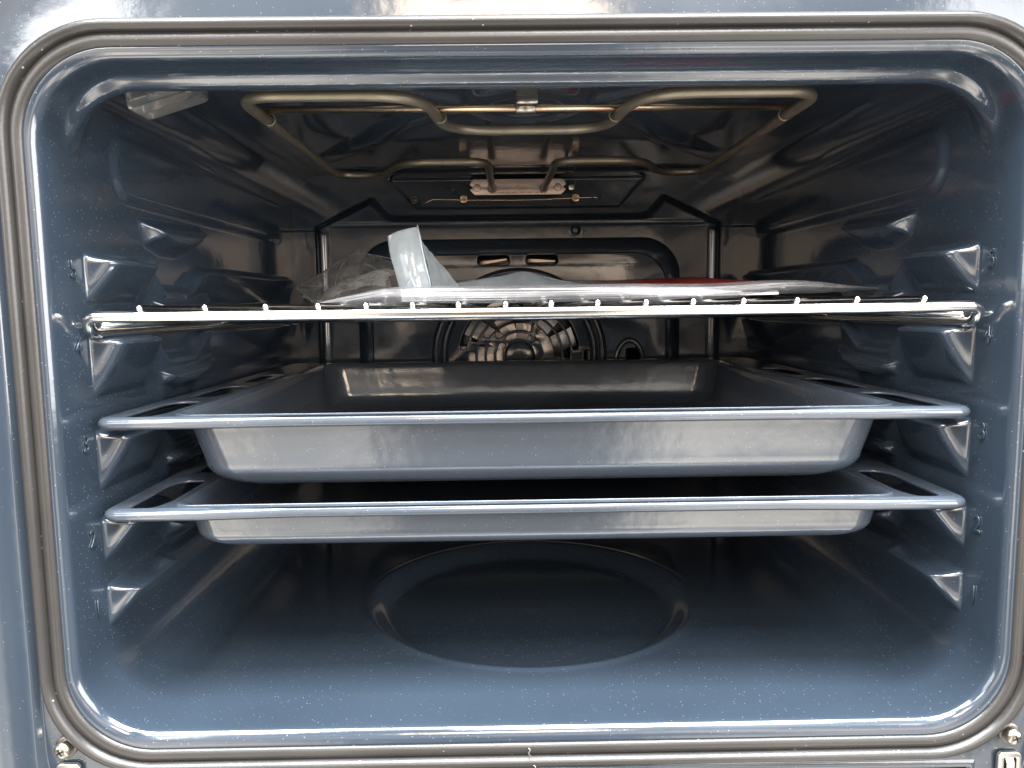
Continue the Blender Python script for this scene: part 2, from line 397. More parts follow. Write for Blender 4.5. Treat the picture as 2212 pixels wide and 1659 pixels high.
def floor_h(x, y):      # upward relief
    d0 = np.hypot(x, y-.1785)
    return -.0110*(1-sst(.1010, .1185, d0)) + .0010*np.exp(-((d0-.1195)/.0025)**2) + .0007*np.exp(-(d0/.010)**2)
iL0 = NX; iL1 = iL0+NC+NZ+NC; iB1 = iL1+NX; iR1 = iB1+NC+NZ+NC
X, Y, Z = T[..., 0].copy(), T[..., 1].copy(), T[..., 2].copy()
hs = side_h(Y, Z)
taper = np.zeros(T.shape[1]); taper[iL0+NC-2:iL0+NC+NZ+3] = 1
L_ = T.copy(); L_[..., 0] += hs*taper
Ls = L_[:, iL0-8:iL1+9]
cav_l = grid_obj('side_wall', Ls, M['enamel'], oven)
taper = np.zeros(T.shape[1]); taper[iB1+NC-2:iB1+NC+NZ+3] = 1
R_ = T.copy(); R_[..., 0] -= hs*taper
right = np.concatenate([R_[:, iB1-8:iR1+1], R_[:, 1:9]], axis=1)
cav_r = grid_obj('side_wall', right, M['enamel'], oven)
C_ = T[:, 8:iL0-7].copy()
edge = 1-sst(.150, .198, np.abs(C_[..., 0])); fr = sst(.056, .070, C_[..., 1])
C_[..., 2] -= ceil_h(C_[..., 0], C_[..., 1])*fr*edge
grid_obj('cavity_ceiling', C_, M['enamel'], oven)
F_ = T[:, iL1+8:iB1-7].copy(); F_[..., 2] += floor_h(F_[..., 0], F_[..., 1])
grid_obj('cavity_floor', F_, M['enamel'], oven)

# level numbers pressed in the side walls
for side, wall in ((-1, cav_l), (1, cav_r)):
    for n_, z_ in zip('54321', (.0200, -.0195, -.0697, -.1198, -.1584)):
        # text x axis runs into the oven on the left wall, out of it on the right
        if side < 0: mtx = Matrix(((0, 0, 1, -.2334), (1, 0, 0, .0205), (0, 1, 0, z_), (0, 0, 0, 1)))
        else: mtx = Matrix(((0, 0, -1, .2334), (-1, 0, 0, .0205), (0, 1, 0, z_), (0, 0, 0, 1)))
        me = text_mesh(n_, .0130, .00018, mtx); link_obj('level_number', me, M['enamel'], wall)

# ---- rear wall relief
xs = np.linspace(-.236, .236, 380); zs = np.linspace(-.2185, .1450, 300)
XX, ZZ = np.meshgrid(xs, zs, indexing='ij')
pan = [(-.2065, -.24), (.2065, -.24), (.2065, .0800), (.150, .1070), (.134, .0905), (.128, .0885), (-.128, .0885), (-.134, .0905), (-.150, .1070), (-.2065, .0800)]
d = sd_poly(XX, ZZ, pan)
H = .0125*(1-sst(-.0055, .0045, d))
H -= .0026*np.clip((np.abs(XX)-.1925)/.0130, 0, 1)*(ZZ < .078)
H -= .0010*(1-sst(.0008, .0030, np.abs(ZZ-.0815)))*(np.abs(XX) < .19)              # crease line above the fan cover
trap = [(-.131, .1290), (.131, .1290), (.1045, .0995), (-.1045, .0995)]
H -= .0040*(1-sst(-.0010, .0014, sd_poly(XX, ZZ, trap)))
for sx_ in (-1, 1):                                                          # narrow flutes beside the pan
    H += .0030*(1-sst(.003, .0075, np.abs(XX-sx_*.203)))*(ZZ < .074)
H += .0030*(1-sst(.002, .006, np.hypot(XX-.058, ZZ-.074)))
dfan = sd_rr(XX, ZZ, -.155, .155, -.170, .060, .035); H -= .030*(1-sst(-.004, .001, dfan))
P = np.stack([XX, .4245-H, ZZ], -1)
rear = grid_obj('rear_wall', P, M['enamel'], oven)

# ---- fan cover
def crr(o_, y): return [(x, y, z) for x, z in rr(-.166+o_, .166-o_, -.180+o_, .067-o_, .040-o_*.4, 12)]
mb = MB(); loft(mb, [crr(0, .4135), crr(.0012, .4100), crr(.004, .4060), (crr(.008, .4030)), crr(.012, .4010), crr(.0150, .4003), crr(.0165, .4000)])
fan_cover = mb.build('fan_cover', M['enamel'], oven)
GC = (-.0008, -.0525)
holes = [slot(-.0258, .0441, .0325, .0098), slot(.0230, .0441, .0325, .0098)]
def arcslot(rad, a0, a1, w=.0066, n=22):
    """curved slot with round ends"""
    e = math.degrees(w/2/rad); a0 += e; a1 -= e; P = []
    for k in range(n+1): a = math.radians(a0+(a1-a0)*k/n); P.append((GC[0]+(rad+w/2)*math.cos(a), GC[1]+(rad+w/2)*math.sin(a)))
    ca = math.radians(a1)
    for k in range(1, 6): b_ = ca+PI*k/6; P.append((GC[0]+rad*math.cos(ca)+w/2*math.cos(b_), GC[1]+rad*math.sin(ca)+w/2*math.sin(b_)))
    for k in range(n+1): a = math.radians(a1+(a0-a1)*k/n); P.append((GC[0]+(rad-w/2)*math.cos(a), GC[1]+(rad-w/2)*math.sin(a)))
    ca = math.radians(a0)
    for k in range(1, 6): b_ = ca+PI+PI*k/6; P.append((GC[0]+rad*math.cos(ca)+w/2*math.cos(b_), GC[1]+rad*math.sin(ca)+w/2*math.sin(b_)))
    return P
for k, rad in enumerate((.0203, .0298, .0392, .0486, .0580)):
    for s_ in range(4):
        holes.append(arcslot(rad, 90*s_+51+11*k, 90*s_+129+11*k, .0068 if k else .0060))
holes.append(rr(.0655, .0715, -.062, -.0475, .0028, 6)); holes.append(rr(.1085, .1255, -.074, -.0465, .0025, 6))
cov = curve_plate('fan_grille', [rr(-.1495, .1495, -.1635, .0505, .034, 12)]+holes, .0030, .0013, M['enamel'], fan_cover, Matrix.Translation((0, .4016, 0)) @ XZ, 3)
mb = MB()
for R0, h0 in ((.0850, .0035), (.0765, .0042)):                                  # pressed rings round the grille
    rg = []
    for o_, y_ in ((-.0042, 0), (-.003, .4), (-.0012, .9), (0, 1), (.0012, .9), (.003, .4), (.0042, 0)):
        rg.append([(GC[0]+(R0+o_)*math.cos(2*PI*k/96), .4003-h0*y_, GC[1]+(R0+o_)*math.sin(2*PI*k/96)) for k in range(96)])
    loft(mb, rg)
rg = [[(GC[0]+R0*math.cos(2*PI*k/48), y_, GC[1]+R0*math.sin(2*PI*k/48)) for k in range(48)] for R0, y_ in ((.0155, .4002), (.0146, .3985), (.0125, .3974), (.004, .3970))]
loft(mb, rg, True, False, True)                                                  # hub boss
tube(mb, [(.1115+.0135*math.cos(PI*k/16), .3995, -.060+.022*math.sin(PI*k/16)) for k in range(17)], .0030, 10)
mb.build('pressed_ring', M['enamel'], fan_cover)
# fan wheel and ring heater behind the grille
mb = MB(); Yf = .424
for k in range(11):
    a = 2*PI*k/11+.35; c_, s_ = math.cos(a), math.sin(a)
    pts = []
    for (ra, off, y_) in ((.012, -.009, 0), (.060, -.013, .0), (.060, .008, -.0030), (.016, .004, -.001)):
        pts.append((GC[0]+ra*c_-off*s_, Yf-.006+y_, GC[1]+ra*s_+off*c_))
    q = [(x, y+.0008, z) for x, y, z in pts]
    mb.add(pts+q, [(0, 1, 2, 3), (7, 6, 5, 4), (0, 4, 5, 1), (1, 5, 6, 2), (2, 6, 7, 3), (3, 7, 4, 0)])
fw = mb.build('fan_wheel', M['alu'], fan_cover, False)
mb = MB()
for yy, RR in ((.412, .073), (.420, .073)):
    tube(mb, [(GC[0]+RR*math.cos(2*PI*k/64), yy, GC[1]+RR*math.sin(2*PI*k/64)) for k in range(64)], .0032, 10, True)
mb.build('ring_heater', M['element'], fan_cover)
for (x0, x1, tl) in ((-.040, -.0125, 1), (.0095, .037, -1)):
    mb = MB(); mb.add([(x0, .418, .0415-.0012*tl), (x1, .414, .0438+.0012*tl), (x1, .414, .0452+.0012*tl), (x0, .418, .0450-.0012*tl)], [(0, 1, 2, 3)])
    mb.build('heater_bracket', M['plate'], fan_cover, False)

# ---- grill element
ZE = .1140
half = [(-.0262, .4180, .1165), (-.0272, .300, ZE), (-.0272, .2535, ZE), (-.0985, .2535, ZE), (-.120, .3090, ZE), (-.1600, .3110, ZE), (-.1600, .0580, ZE), (-.0600, .0580, ZE), (-.0520, .1440, ZE)]
rads = [0, .03, .020, .028, .030, .045, .022, .034, .030]
mir = [(-x, y, z) for x, y, z in reversed(half)]
path = fillet(half+mir, rads+list(reversed(rads)), 12)
mb = MB(); tube(mb, path, .0033, 16)
el = mb.build('grill_element', M['element'], oven)
mb = MB(); tube(mb, [(-.1575, .1010, .1175), (.1605, .1040, .1175)], .0022, 12)
for x_ in (-.158, -.0535, .0535, .158):
    yv = .1035
    mw = MB(); tube(mw, [(x_+.0036*math.cos(2*PI*k/20), yv+(.004 if abs(x_) < .1 else .006), ZE+.0036*math.sin(2*PI*k/20)) for k in range(20)], .0005, 6, True)
    mw.build('weld_ring', M['element'], el)
mb.build('support_rod', M['rod'], el)
mb = MB()
def rbox(mb, x0, x1, y0, y1, z0, z1, R):
    loft(mb, [[(x, y, z) for y, z in rr(y0+q, y1-q, z0+q, z1-q, R, 4)] for x, q in ((x0, .0003), (x0+.0004, 0), (x1-.0004, 0), (x1, .0003))], True, True, True)
rbox(mb, -.0076, .0046, .0752, .0768, .1150, .1310, .0005)
rbox(mb, -.0076, .0046, .0700, .0766, .1118, .1172, .0012)
rbox(mb, -.0066, .0036, .0765, .0985, .1162, .1172, .0004)
rbox(mb, -.0076, .0046, .0980, .1080, .1140, .1205, .0022)
mb.build('ceiling_clip', M['screw'], el)
# mounting plate with notched ends
pl = [(-.0485, .1105+.0045), (-.0440, .1105), (.0440, .1105), (.0485, .1150)]
pl += [(.0488, .1165), (.0470, .1172), (.0463, .1183), (.0470, .1194), (.0488, .1200), (.0488, .1216), (.0470, .1250), (.0445, .1264)]
pl += [(-.0445, .1264), (-.0470, .1250), (-.0488, .1216), (-.0488, .1200), (-.0470, .1194), (-.0463, .1183), (-.0470, .1172), (-.0488, .1165)]
plate = curve_plate('mounting_plate', [pl], .0016, .0004, M['plate'], el, Matrix.Translation((0, .4155, 0)) @ XZ, 2)
mb = MB()
for x_ in (-.0415, .0405):
    loft(mb, [[(x_+R0*math.cos(2*PI*k/24), y_, .1178+R0*math.sin(2*PI*k/24)) for k in range(24)] for R0, y_ in ((.0040, .4150), (.0036, .4141), (.003, .4139))], True, False, True)
for x_ in (-.0262, .0262):
    loft(mb, [[(x_+R0*math.cos(2*PI*k/24), y_, .1168+R0*math.sin(2*PI*k/24)) for k in range(24)] for R0, y_ in ((.0050, .4150), (.0046, .4128), (.0040, .4126), (.0034, .4140))])
tube(mb, [(.0001+.0017*math.cos(2*PI*k/20), .4146, .1187+.0017*math.sin(2*PI*k/20)) for k in range(20)], .0004, 6, True)
mb.build('rivet', M['plate'], el)
# small upside-down stamp along the lower edge
me = text_mesh('\u2666 \u25CF 230V 2400W 230V 1150W 230V 06/05/20', .0026, .00005, Matrix.Translation((.003, .41455, .1128)) @ XZ @ Matrix.Rotation(PI, 4, 'Z'))
link_obj('stamped_text', me, M['ink'], el, False)
# pin beside the plate
mb = MB()
loft(mb, [[(.0545+R0*math.cos(2*PI*k/20), y_, .1175+R0*math.sin(2*PI*k/20)) for k in range(20)] for R0, y_ in ((.0034, .4155), (.0034, .4140), (.0028, .4136))], True, False, True)
tube(mb, [(.0550, .4150, .1175), (.0572, .3970, .1195)], .0012, 10)
mb.build('locating_pin', M['zinc'], oven)
for x_, z_, R_s in ((-.1056, .1066, .0030), (-.0655, .1170, .0014)):
    mb = MB()
    tube(mb, [(x_+R_s*math.cos(2*PI*k/20), .4165, z_+R_s*math.sin(2*PI*k/20)) for k in range(20)], R_s*.3, 6, True)
    loft(mb, [[(x_+R0*math.cos(2*PI*k/20), y_, z_+R0*math.sin(2*PI*k/20)) for k in range(20)] for R0, y_ in ((R_s*.75, .4165), (R_s*.5, .4150), (R_s*.2, .4146))], True, False, True)
    mb.build('blind_rivet', M['dark_metal'], oven)
# temperature probe: thin wire held by two lugs
wp = [(-.0955, .413, .1030), (-.0925, .413, .1036), (-.0868, .412, .1062), (-.080, .412, .1063), (-.04, .412, .1052), (.0, .412, .1047), (.04, .412, .1056), (.074, .412, .1068), (.081, .412, .1064)]
mb = MB(); tube(mb, wp, .00075, 8)
tube(mb, [(.0745, .412, .1068), (.084, .412, .1066)], .0010, 8)
probe = mb.build('temperature_probe', M['rod'], oven)
for x_ in (-.0552, .0588):
    curve_plate('probe_lug', [rr(x_-.0036, x_+.0036, .1030, .1105, .0026, 6)], .0012, .0004, M['rod'], probe, Matrix.Translation((0, .4140, 0)) @ XZ, 2)

# ---- lamp glass in the upper left corner
A0 = Vector((-.2155, .050, .1047)); ax = Vector((.0245, .030, .0185)); up = Vector((-.0045, .0015, .0230)); dp = Vector((.0015, .0200, -.0010))
def lp(a, b_, c_): return A0+ax*a+up*b_+dp*c_
mb = MB(); rings = []
for c_, ins in ((0.06, .10), (.0, .045), (.03, .015), (.10, 0), (.55, 0), (.90, 0), (.97, .02), (1.0, .06)):
    rings.append([lp(a, b_*1.0, c_) for a, b_ in rr(ins*.6, 1-ins*.6, ins, 1.6, (.001, .001, .10, .10), 5)])
loft(mb, rings, True, True, True)
lamp = mb.build('lamp_cover', M['glass'], oven, True, 35)
mb = MB()                                                              # pressed ribs on the glass front
for a in (.08, .34, .40): tube(mb, [lp(a, .20, -.01), lp(a, 1.2, -.01)], .0007, 8)
tube(mb, [lp(.05, .22, -.01), lp(.95, .22, -.01)], .0008, 8)
mb.build('glass_rib', M['glass'], lamp)
mb = MB()  # chrome lines added to stand in for glints in the glass
for k in range(6): tube(mb, [lp(.46+.08*k, .32+.03*k, .05), lp(.50+.08*k, .80+.03*(k % 3), .05)], .0004, 6)
mb.build('glint_line', M['chrome'], lamp)
mb = MB()
loft(mb, [[lp(.28+.44*k_, .62+.24*math.cos(a), .5+.22*math.sin(a)) for a in [2*PI*j/14 for j in range(14)]] for k_ in (0, .05, .95, 1)], True, True, True)
mb.build('lamp_bulb', M['plate'], lamp)
mb = MB(); mb.add([lp(.04, .35, .9), lp(.96, .35, .9), lp(.96, 1.5, .9), lp(.04, 1.5, .9)], [(0, 1, 2, 3)])
mb.build('glint_sheet', M['chrome'], lamp, False)  # bright chrome sheet added inside the cover to lighten the glass

# ---- screws and hinge slots at the lower corners
def screw(x, z, tilt):
    sc = []
    mb = MB(); R0 = .0042
    rings = [[(x+rr_*math.cos(2*PI*k/32), y_, z+rr_*math.sin(2*PI*k/32)) for k in range(32)] for rr_, y_ in ((R0, -.002), (R0, -.0050), (R0*.93, -.0062), (R0*.7, -.0072), (R0*.38, -.0077), (.0004, -.0078))]
    loft(mb, rings, True, False, True); s_ = mb.build('screw', M['screw'], oven)
    mb = MB(); loft(mb, [[(x+rr_*math.cos(2*PI*k/32), y_, z+rr_*math.sin(2*PI*k/32)) for k in range(32)] for rr_, y_ in ((.0056, .0002), (.0056, -.0018), (.0052, -.0024), (.003, -.0024))])
    mb.build('washer', M['dark_metal'], s_)
    mb = MB()
    for a in (tilt, tilt+PI/2):
        c_, s2 = math.cos(a), math.sin(a)
        pts = [(x+u_*c_-v_*s2, -.0079, z+u_*s2+v_*c_) for u_, v_ in ((-.0019, -.00042), (.0019, -.00042), (.0019, .00042), (-.0019, .00042))]
        mb.add(pts, [(0, 1, 2, 3)]); mb.add([(p[0], -.0070, p[2]) for p in pts]+pts, [(0, 1, 5, 4), (1, 2, 6, 5), (2, 3, 7, 6), (3, 0, 4, 7)])
    mb.build('cross_recess', M['void'], s_, False)
screw(-.2425, -.2215, .5); screw(.2418, -.2235, .35)
for x_, z_ in ((-.2418, -.2302), (.2420, -.2335)):
    hb = curve_plate('hinge_bracket', [rr(x_-.0062, x_+.0062, z_-.040, z_, .0030, 8), rr(x_-.0028, x_+.0034, z_-.036, z_-.0030, .0008, 4)], .0024, .0006, M['zinc'], oven, Matrix.Translation((0, -.0022, 0)) @ XZ, 2)
    mb = MB(); pr_ = [(0, -.0033), (-.0022, -.0036), (-.0034, -.0060), (-.0036, -.012), (-.0060, -.018), (-.0062, -.032)]
    loft(mb, [[(x_-.0016+dx, yy+dy, z_+zz_) for dx, dy in ((0, 0), (.0040, 0), (.0040, .0016), (0, .0016))] for yy, zz_ in pr_], True, True, True)
    mb.build('hinge_hook', M['zinc'], hb, True, 35)
    mb = MB(); mb.add([(x_-.0040, -.00105, z_-.038), (x_+.0044, -.00105, z_-.038), (x_+.0044, -.00105, z_-.0022), (x_-.0040, -.00105, z_-.0022)], [(0, 1, 2, 3)])
    mb.build('hinge_opening', M['void'], hb, False)

# ================================================================== BAKING TRAYS
def kink_outline(pts, yf):
    return pts
def tray(name, z, depth, label, halfb=.190, dr=.034, botinset=.016, Ro=.016):
    root = empty(name, (0, .20, z-depth), label, 'baking tray')
    hx, y0, y1 = .2284, .0165, .3860
    def out_ring(o_, zz_, R=.0085):
        P = []
        for x, y in rr(-hx+o_, hx-o_, y0+o_, y1-o_, max(R-o_*.6, .004), 10): P.append((x, y, zz_))
        return P
    def subdiv(P, n=10):      # extra points along the long sides so the front can bow
        Q = []
        for i in range(len(P)):
            a, b_ = P[i], P[(i+1) % len(P)]
            L = math.dist(a, b_); k = n if L > .1 else 1
            for j in range(k): t_ = j/k; Q.append(tuple(a[c]*(1-t_)+b_[c]*t_ for c in range(3)))
        return Q
    def bow(P, amt=1.0):      # front rim steps down and back a little between the two wings
        Q = []
        for x, y, zz_ in P:
            w = (1-float(sst(.142, .170, np.array(abs(x)))))*(1-float(sst(.0215, .0265, np.array(y))))
            Q.append((x, y+.0040*w, zz_-.0002*w*amt))
        return Q
    # inner opening of the flange
    ix, iy0, iy1 = halfb-.0020, .0278, .3720
    inner = rr(-ix, ix, iy0, iy1, Ro, 12)
    hl = []
    for s_ in (-1, 1):
        for (a0, a1) in ((.0235, .0860), (.1080, .1740), (.1980, .2620)):
            xa, xb = .1988, .2160
            # rounded slot whose front end slants
            pts = [(xb, a0), (xb+.0004, a1-.010), (xb-.004, a1), (xa, a1), (xa, a0+.014), (xa+.004, a0)]
            P = [Vector((x_, y_, 0)) for x_, y_ in pts]; Q = []
            for i in range(len(P)):
                A = (P[i-1]-P[i]); B = (P[(i+1) % len(P)]-P[i]); d_ = min(.005, A.length*.45, B.length*.45)
                a_, b_ = P[i]+A.normalized()*d_, P[i]+B.normalized()*d_
                for k in range(7): t_ = k/6; q = a_*(1-t_)**2+P[i]*2*t_*(1-t_)+b_*t_**2; Q.append((s_*q.x, q.y))
            hl.append(Q)
    fl_out = [(p[0], p[1]) for p in subdiv(out_ring(.0042, 0))]
    fl = curve_plate('tray_rim', [fl_out, inner]+hl, .0013, .0005, M['tray'], root, Matrix.Translation((0, 0, z-.0006)), 2)
    for v in fl.data.vertices:
        x, y = v.co.x, v.co.y; w = (1-float(sst(.142, .170, np.array(abs(x)))))*(1-float(sst(.0215, .0265, np.array(y)))); v.co.z -= .0002*w; v.co.y += .0040*w*(y < .0235)
    prof_ = [(.0044, -.0001), (.0030, .0001), (.0016, -.0004), (.0006, -.0013), (.0000, -.0028), (.0003, -.0044), (.0013, -.0056), (.0028, -.0062), (.0042, -.0058), (.0046, -.0046)]
    mb = MB(); loft(mb, [bow(subdiv(out_ring(o_, z+zz_))) for o_, zz_ in prof_])
    mb.build('rolled_edge', M['tray'], fl)
    # basin: fillet, sloped wall, bottom fillet, bottom
    rings = []
    dp_ = depth
    seq = [(-.0012, -.0003), (.0006, -.0006), (.0024, -.0016), (.0036, -.0032), (.0042, -.0050)]
    k_end = .0042+botinset*.40
    seq += [(.0042+(k_end-.0042)*t_, -.0050-(dp_-.0050-dr*.42)*t_) for t_ in (.25, .5, .75, 1.0)]
    rb = dr*.42; zb_ = -(dp_-rb)
    for k in range(1, 9):
        a = PI/2*k/8; seq.append((k_end+rb*1.25*(1-math.cos(a)), zb_-rb*math.sin(a)))
    for o_, zz_ in seq:
        rings.append([(x, y, z+zz_) for x, y in rr(-ix+o_, ix-o_, iy0+o_*.9, iy1-o_, Ro+o_*.5, 12)])
    mb = MB(); loft(mb, rings, True, False, True)
    bs = mb.build('basin', M['tray'], root)
    md = bs.modifiers.new('sheet', 'SOLIDIFY'); md.thickness = .0012; md.offset = 0
    return root
tray('deep_baking_tray', -.0560, .0420, 'deep blue-grey enamel roasting tray on the third level, directly under the wire rack', .1955, .034, .012, .015)
tray('shallow_baking_tray', -.1045, .0262, 'shallow blue-grey enamel baking tray on the second level, lowest thing above the oven floor', .1960, .024, .005, .010)

# ================================================================== WIRE RACK
rack = empty('wire_rack', (0, .2, -.012), 'shiny chromed wire rack on the fourth level holding the bagged booklet', 'oven rack')
ZR = -.0040
fr_ = fillet([(0, .0180, ZR), (.2275, .0178, ZR), (.2290, .0240, -.0122), (.2290, .060, -.0128), (.2290, .386, -.0128), (0, .386, -.0128),
              (-.2290, .386, -.0128), (-.2290, .060, -.0128), (-.2290, .0240, -.0122), (-.2275, .0178, ZR), (0, .0180, ZR)], [0, .010, .008, .01, .014, .01, .014, .01, .008, .010, 0], 8)
mb = MB(); tube(mb, fr_, .0029, 16, True)
mb.build('rack_frame', M['chrome'], rack)
mb = MB()
tube(mb, [(-.2270, .380, -.0075), (.2270, .380, -.0075)], .0022, 12)
tube(mb, [(-.2270, .200, -.0100), (.2270, .200, -.0100)], .0022, 12)
for s_ in (-1, 1):
    tube(mb, fillet([(s_*.2262, .030, -.0085), (s_*.2262, .20, -.0080), (s_*.2262, .380, -.0080)], .01), .0018, 10)
mb.build('cross_wire', M['chrome'], rack)
RX = [-.1998, -.1670, -.1365, -.1101, -.0860, -.0625, -.0393, -.0155, .0076, .0312, .0558, .0798, .1054, .1327, .1633, .1977]
mb = MB(); tube(mb, [(0, .0150, 0), (0, .0151, 0), (0, .0154, 0), (0, .0159, 0), (0, .0168, 0), (0, .30, -.0030), (0, .382, -.0045)], [.0003, .0008, .00125, .0016, .0018, .0018, .0018], 12)
rod0 = mb.build('rack_wire', M['chrome'], rack)
for i, x_ in enumerate(RX):
    o = rod0 if i == 0 else rod0.copy()
    if i: COL.objects.link(o); o.parent = rack; o.matrix_parent_inverse = rod0.matrix_parent_inverse.copy()
    o.location = (x_, 0, ZR+.0029+.0013-(x_ > 0)*0)

# ================================================================== BOOKLET IN ITS PLASTIC BAG
def bookshape(x, y):     # height of the curved top
    return .0018+.010*max(0, (y-.10)/.20)**1.5
bk = empty('booklet', (.05, .18, .002), 'white instruction booklet with a red cover lying inside the plastic bag on the rack', 'booklet')
rot = Matrix.Rotation(math.radians(6), 4, 'Z')
def slab(mb, x0, x1, y0, y1, off, th, nx=24, ny=16, taper=0, flat=False):
    V = []; 
    for lay in (0, 1):
        for i in range(nx+1):
            for j in range(ny+1):
                x = x0+(x1-x0)*i/nx; y = y0+(y1-y0)*j/ny; p = rot @ Vector((x-.05, y-.17, 0)); k = i/nx
                zb_ = bookshape(0, y)+(off*(1-.93*max(0, (x-.02)/.15)**1.4) if not flat else off)+.0022*max(0, (x-.02)/.15)
                V.append((p.x+.05, p.y+.17, zb_+lay*th*(1-taper*k)+.0016*k*(1-lay)))
    n = (ny+1); NL = (nx+1)*n; F = []
    for i in range(nx):
        for j in range(ny):
            a = i*n+j; F += [(a, a+1, a+n+1, a+n), (NL+a, NL+a+n, NL+a+n+1, NL+a+1)]
    for i in range(nx): a = i*n; F += [(a, a+n, NL+a+n, NL+a), (a+ny, NL+a+ny, NL+a+n+ny, a+n+ny)]
    for j in range(ny): F += [(j, NL+j, NL+j+1, j+1), (nx*n+j, nx*n+j+1, NL+nx*n+j+1, NL+nx*n+j)]
    mb.add(V, F)
mb = MB()
for k in range(5): slab(mb, -.085, .146-.012*k, .090+.0006*(k % 2), .285, .0004+k*.00135, .0012, taper=.93)
mb.build('page_block', M['paper'], bk, False)
mb = MB(); slab(mb, .070, .172, .150, .300, .0066, .0004, taper=0, flat=True)
mb.build('red_cover', M['red'], bk, False)

bag = empty('plastic_bag', (0, .15, .001), 'clear crumpled plastic bag with a milky folded end standing up on the rack', 'bag')
def sheet(name, rows, mat, amp, seed, sub=2, fine=0.0, parent=bag):
    """rows: grid of control points -> bicubic-ish smooth sheet with folds"""
    C0 = np.array(rows, float); nr, ncx, _ = C0.shape
    def up(C, ax_, k):
        n = C.shape[ax_]; t_ = np.linspace(0, n-1, (n-1)*k+1); i = np.clip(t_.astype(int), 0, n-2); fr_2 = t_-i
        g = lambda q: np.take(C, np.clip(q, 0, n-1), axis=ax_)
        sh = [1]*3; sh[ax_] = -1; q = fr_2.reshape(sh)
        p0, p1, p2, p3 = g(i-1), g(i), g(i+1), g(i+2)
        return .5*((2*p1)+(-p0+p2)*q+(2*p0-5*p1+4*p2-p3)*q**2+(-p0+3*p1-3*p2+p3)*q**3)
    G = up(up(C0, 0, 10), 1, 10)
    rg_ = np.random.default_rng(seed); a_, b_ = G.shape[:2]
    U, V = np.meshgrid(np.linspace(0, 1, a_), np.linspace(0, 1, b_), indexing='ij')
    disp = np.zeros_like(U)
    for k in range(9):      # creases: folded ridges in random directions
        th = rg_.uniform(0, PI); fq = rg_.uniform(1.5, 5); ph = rg_.uniform(0, 6)
        s_ = (U*math.cos(th)*1.0+V*math.sin(th))*fq+ph+.4*np.sin(3*V+ph)
        disp += np.abs((s_ % 1)-.5)*rg_.uniform(.4, 1)/fq*2
    disp = (disp-disp.mean())*amp
    du = np.gradient(G, axis=0); dv = np.gradient(G, axis=1); nn = np.cross(du, dv); nn /= np.linalg.norm(nn, axis=-1, keepdims=True)+1e-12
    return grid_obj(name, G+nn*disp[..., None], mat, parent)
# main pouch over the booklet: front underside, front edge, top, far edge
def pouch(xs_, prof_rows, mat, amp, seed, name='pouch'):
    sheet(name, prof_rows, mat, amp, seed)
xsx = [-.128, -.105, -.078, -.02, .05, .11, .165, .205, .232]
th_ = [.0008, .0060, .0098, .0104, .0100, .0098, .0078, .0040, .0004]
yf_ = [.085, .080, .074, .080, .088, .096, .104, .116, .128]
rows = []
for frac, dy in ((0, .03), (.06, .006), (.30, -.002), (.70, -.003), (1.0, .003), (1.08, .04), (1.35, .12), (1.9, .20), (1.9, .235)):
    rows.append([(x_, y_+dy, .0008+(.0024 if i > 5 else 0)+(frac*t_)+(.0012*(i-5) if i > 5 else 0)) for i, (x_, t_, y_) in enumerate(zip(xsx, th_, yf_))])
sheet('pouch', rows, M['film_mid'], .0022, 3)
# right-hand tip and far tented film
sheet('film_fold', [[(-.056, .150, .0110), (-.0492, .16, .0150), (-.0350, .165, .0118)], [(-.022, .150, .0108), (-.0200, .162, .0192), (-.012, .178, .0145)],
      [(.000, .140, .0100), (-.002, .162, .0222), (.006, .188, .0185)], [(.026, .142, .0098), (.0200, .162, .0165), (.030, .190, .0150)], [(.050, .146, .0095), (.048, .16, .0112), (.060, .186, .0120)]], M['film_milky'], .0006, 5)
sheet('film_fold', [[(.03, .150, .0088), (.03, .20, .0140), (.03, .24, .0150)], [(.09, .150, .0088), (.09, .20, .0132), (.09, .24, .0142)], [(.15, .152, .0085), (.15, .20, .0118), (.15, .24, .0130)], [(.20, .16, .0068), (.205, .20, .0090), (.21, .23, .0092)], [(.226, .165, .0058), (.228, .17, .0058), (.230, .175, .0058)]], M['film_mid'], .0012, 15)
# standing folded end
sheet('folded_end', [[(-.0862, .097, .0418), (-.0795, .093, .0443), (-.0730, .092, .0457), (-.0680, .095, .0470)], [(-.0838, .090, .0300), (-.0770, .086, .0305), (-.0700, .085, .0308), (-.0640, .088, .0312)],
      [(-.0800, .088, .0160), (-.0735, .083, .0160), (-.0670, .082, .0160), (-.0606, .085, .0160)], [(-.0762, .084, .0030), (-.0705, .078, .0030), (-.0640, .077, .0035), (-.0578, .080, .0040)]], M['film_milky'], .0002, 8)
sheet('folded_end', [[(-.0672, .090, .0472), (-.0685, .096, .0468), (-.0760, .097, .0445), (-.0848, .094, .0420)], [(-.0640, .088, .0312), (-.0660, .096, .0310), (-.0740, .098, .0300), (-.0835, .093, .0300)],
      [(-.0606, .085, .0160), (-.0630, .094, .0160), (-.0700, .096, .0160), (-.0798, .091, .0160)], [(-.0578, .080, .0040), (-.060, .090, .0040), (-.068, .092, .0035), (-.0760, .088, .0030)]], M['film_mid'], .0006, 9)
mb = MB(); tube(mb, [(-.0670, .0892, .0474), (-.0655, .0875, .0400), (-.0640, .0868, .0312), (-.0622, .0850, .0230), (-.0604, .0840, .0160), (-.0585, .0810, .0070)], [.0003, .0006, .0005, .0006, .0005, .0003], 8)
tube(mb, [(-.0735, .079, .0125), (-.0715, .077, .0155), (-.0690, .076, .0140), (-.0670, .0755, .0090), (-.0655, .0755, .0060)], [.0003, .0007, .0008, .0007, .0004], 8)
mb.build('bag_crease', M['film_milky'], bag)
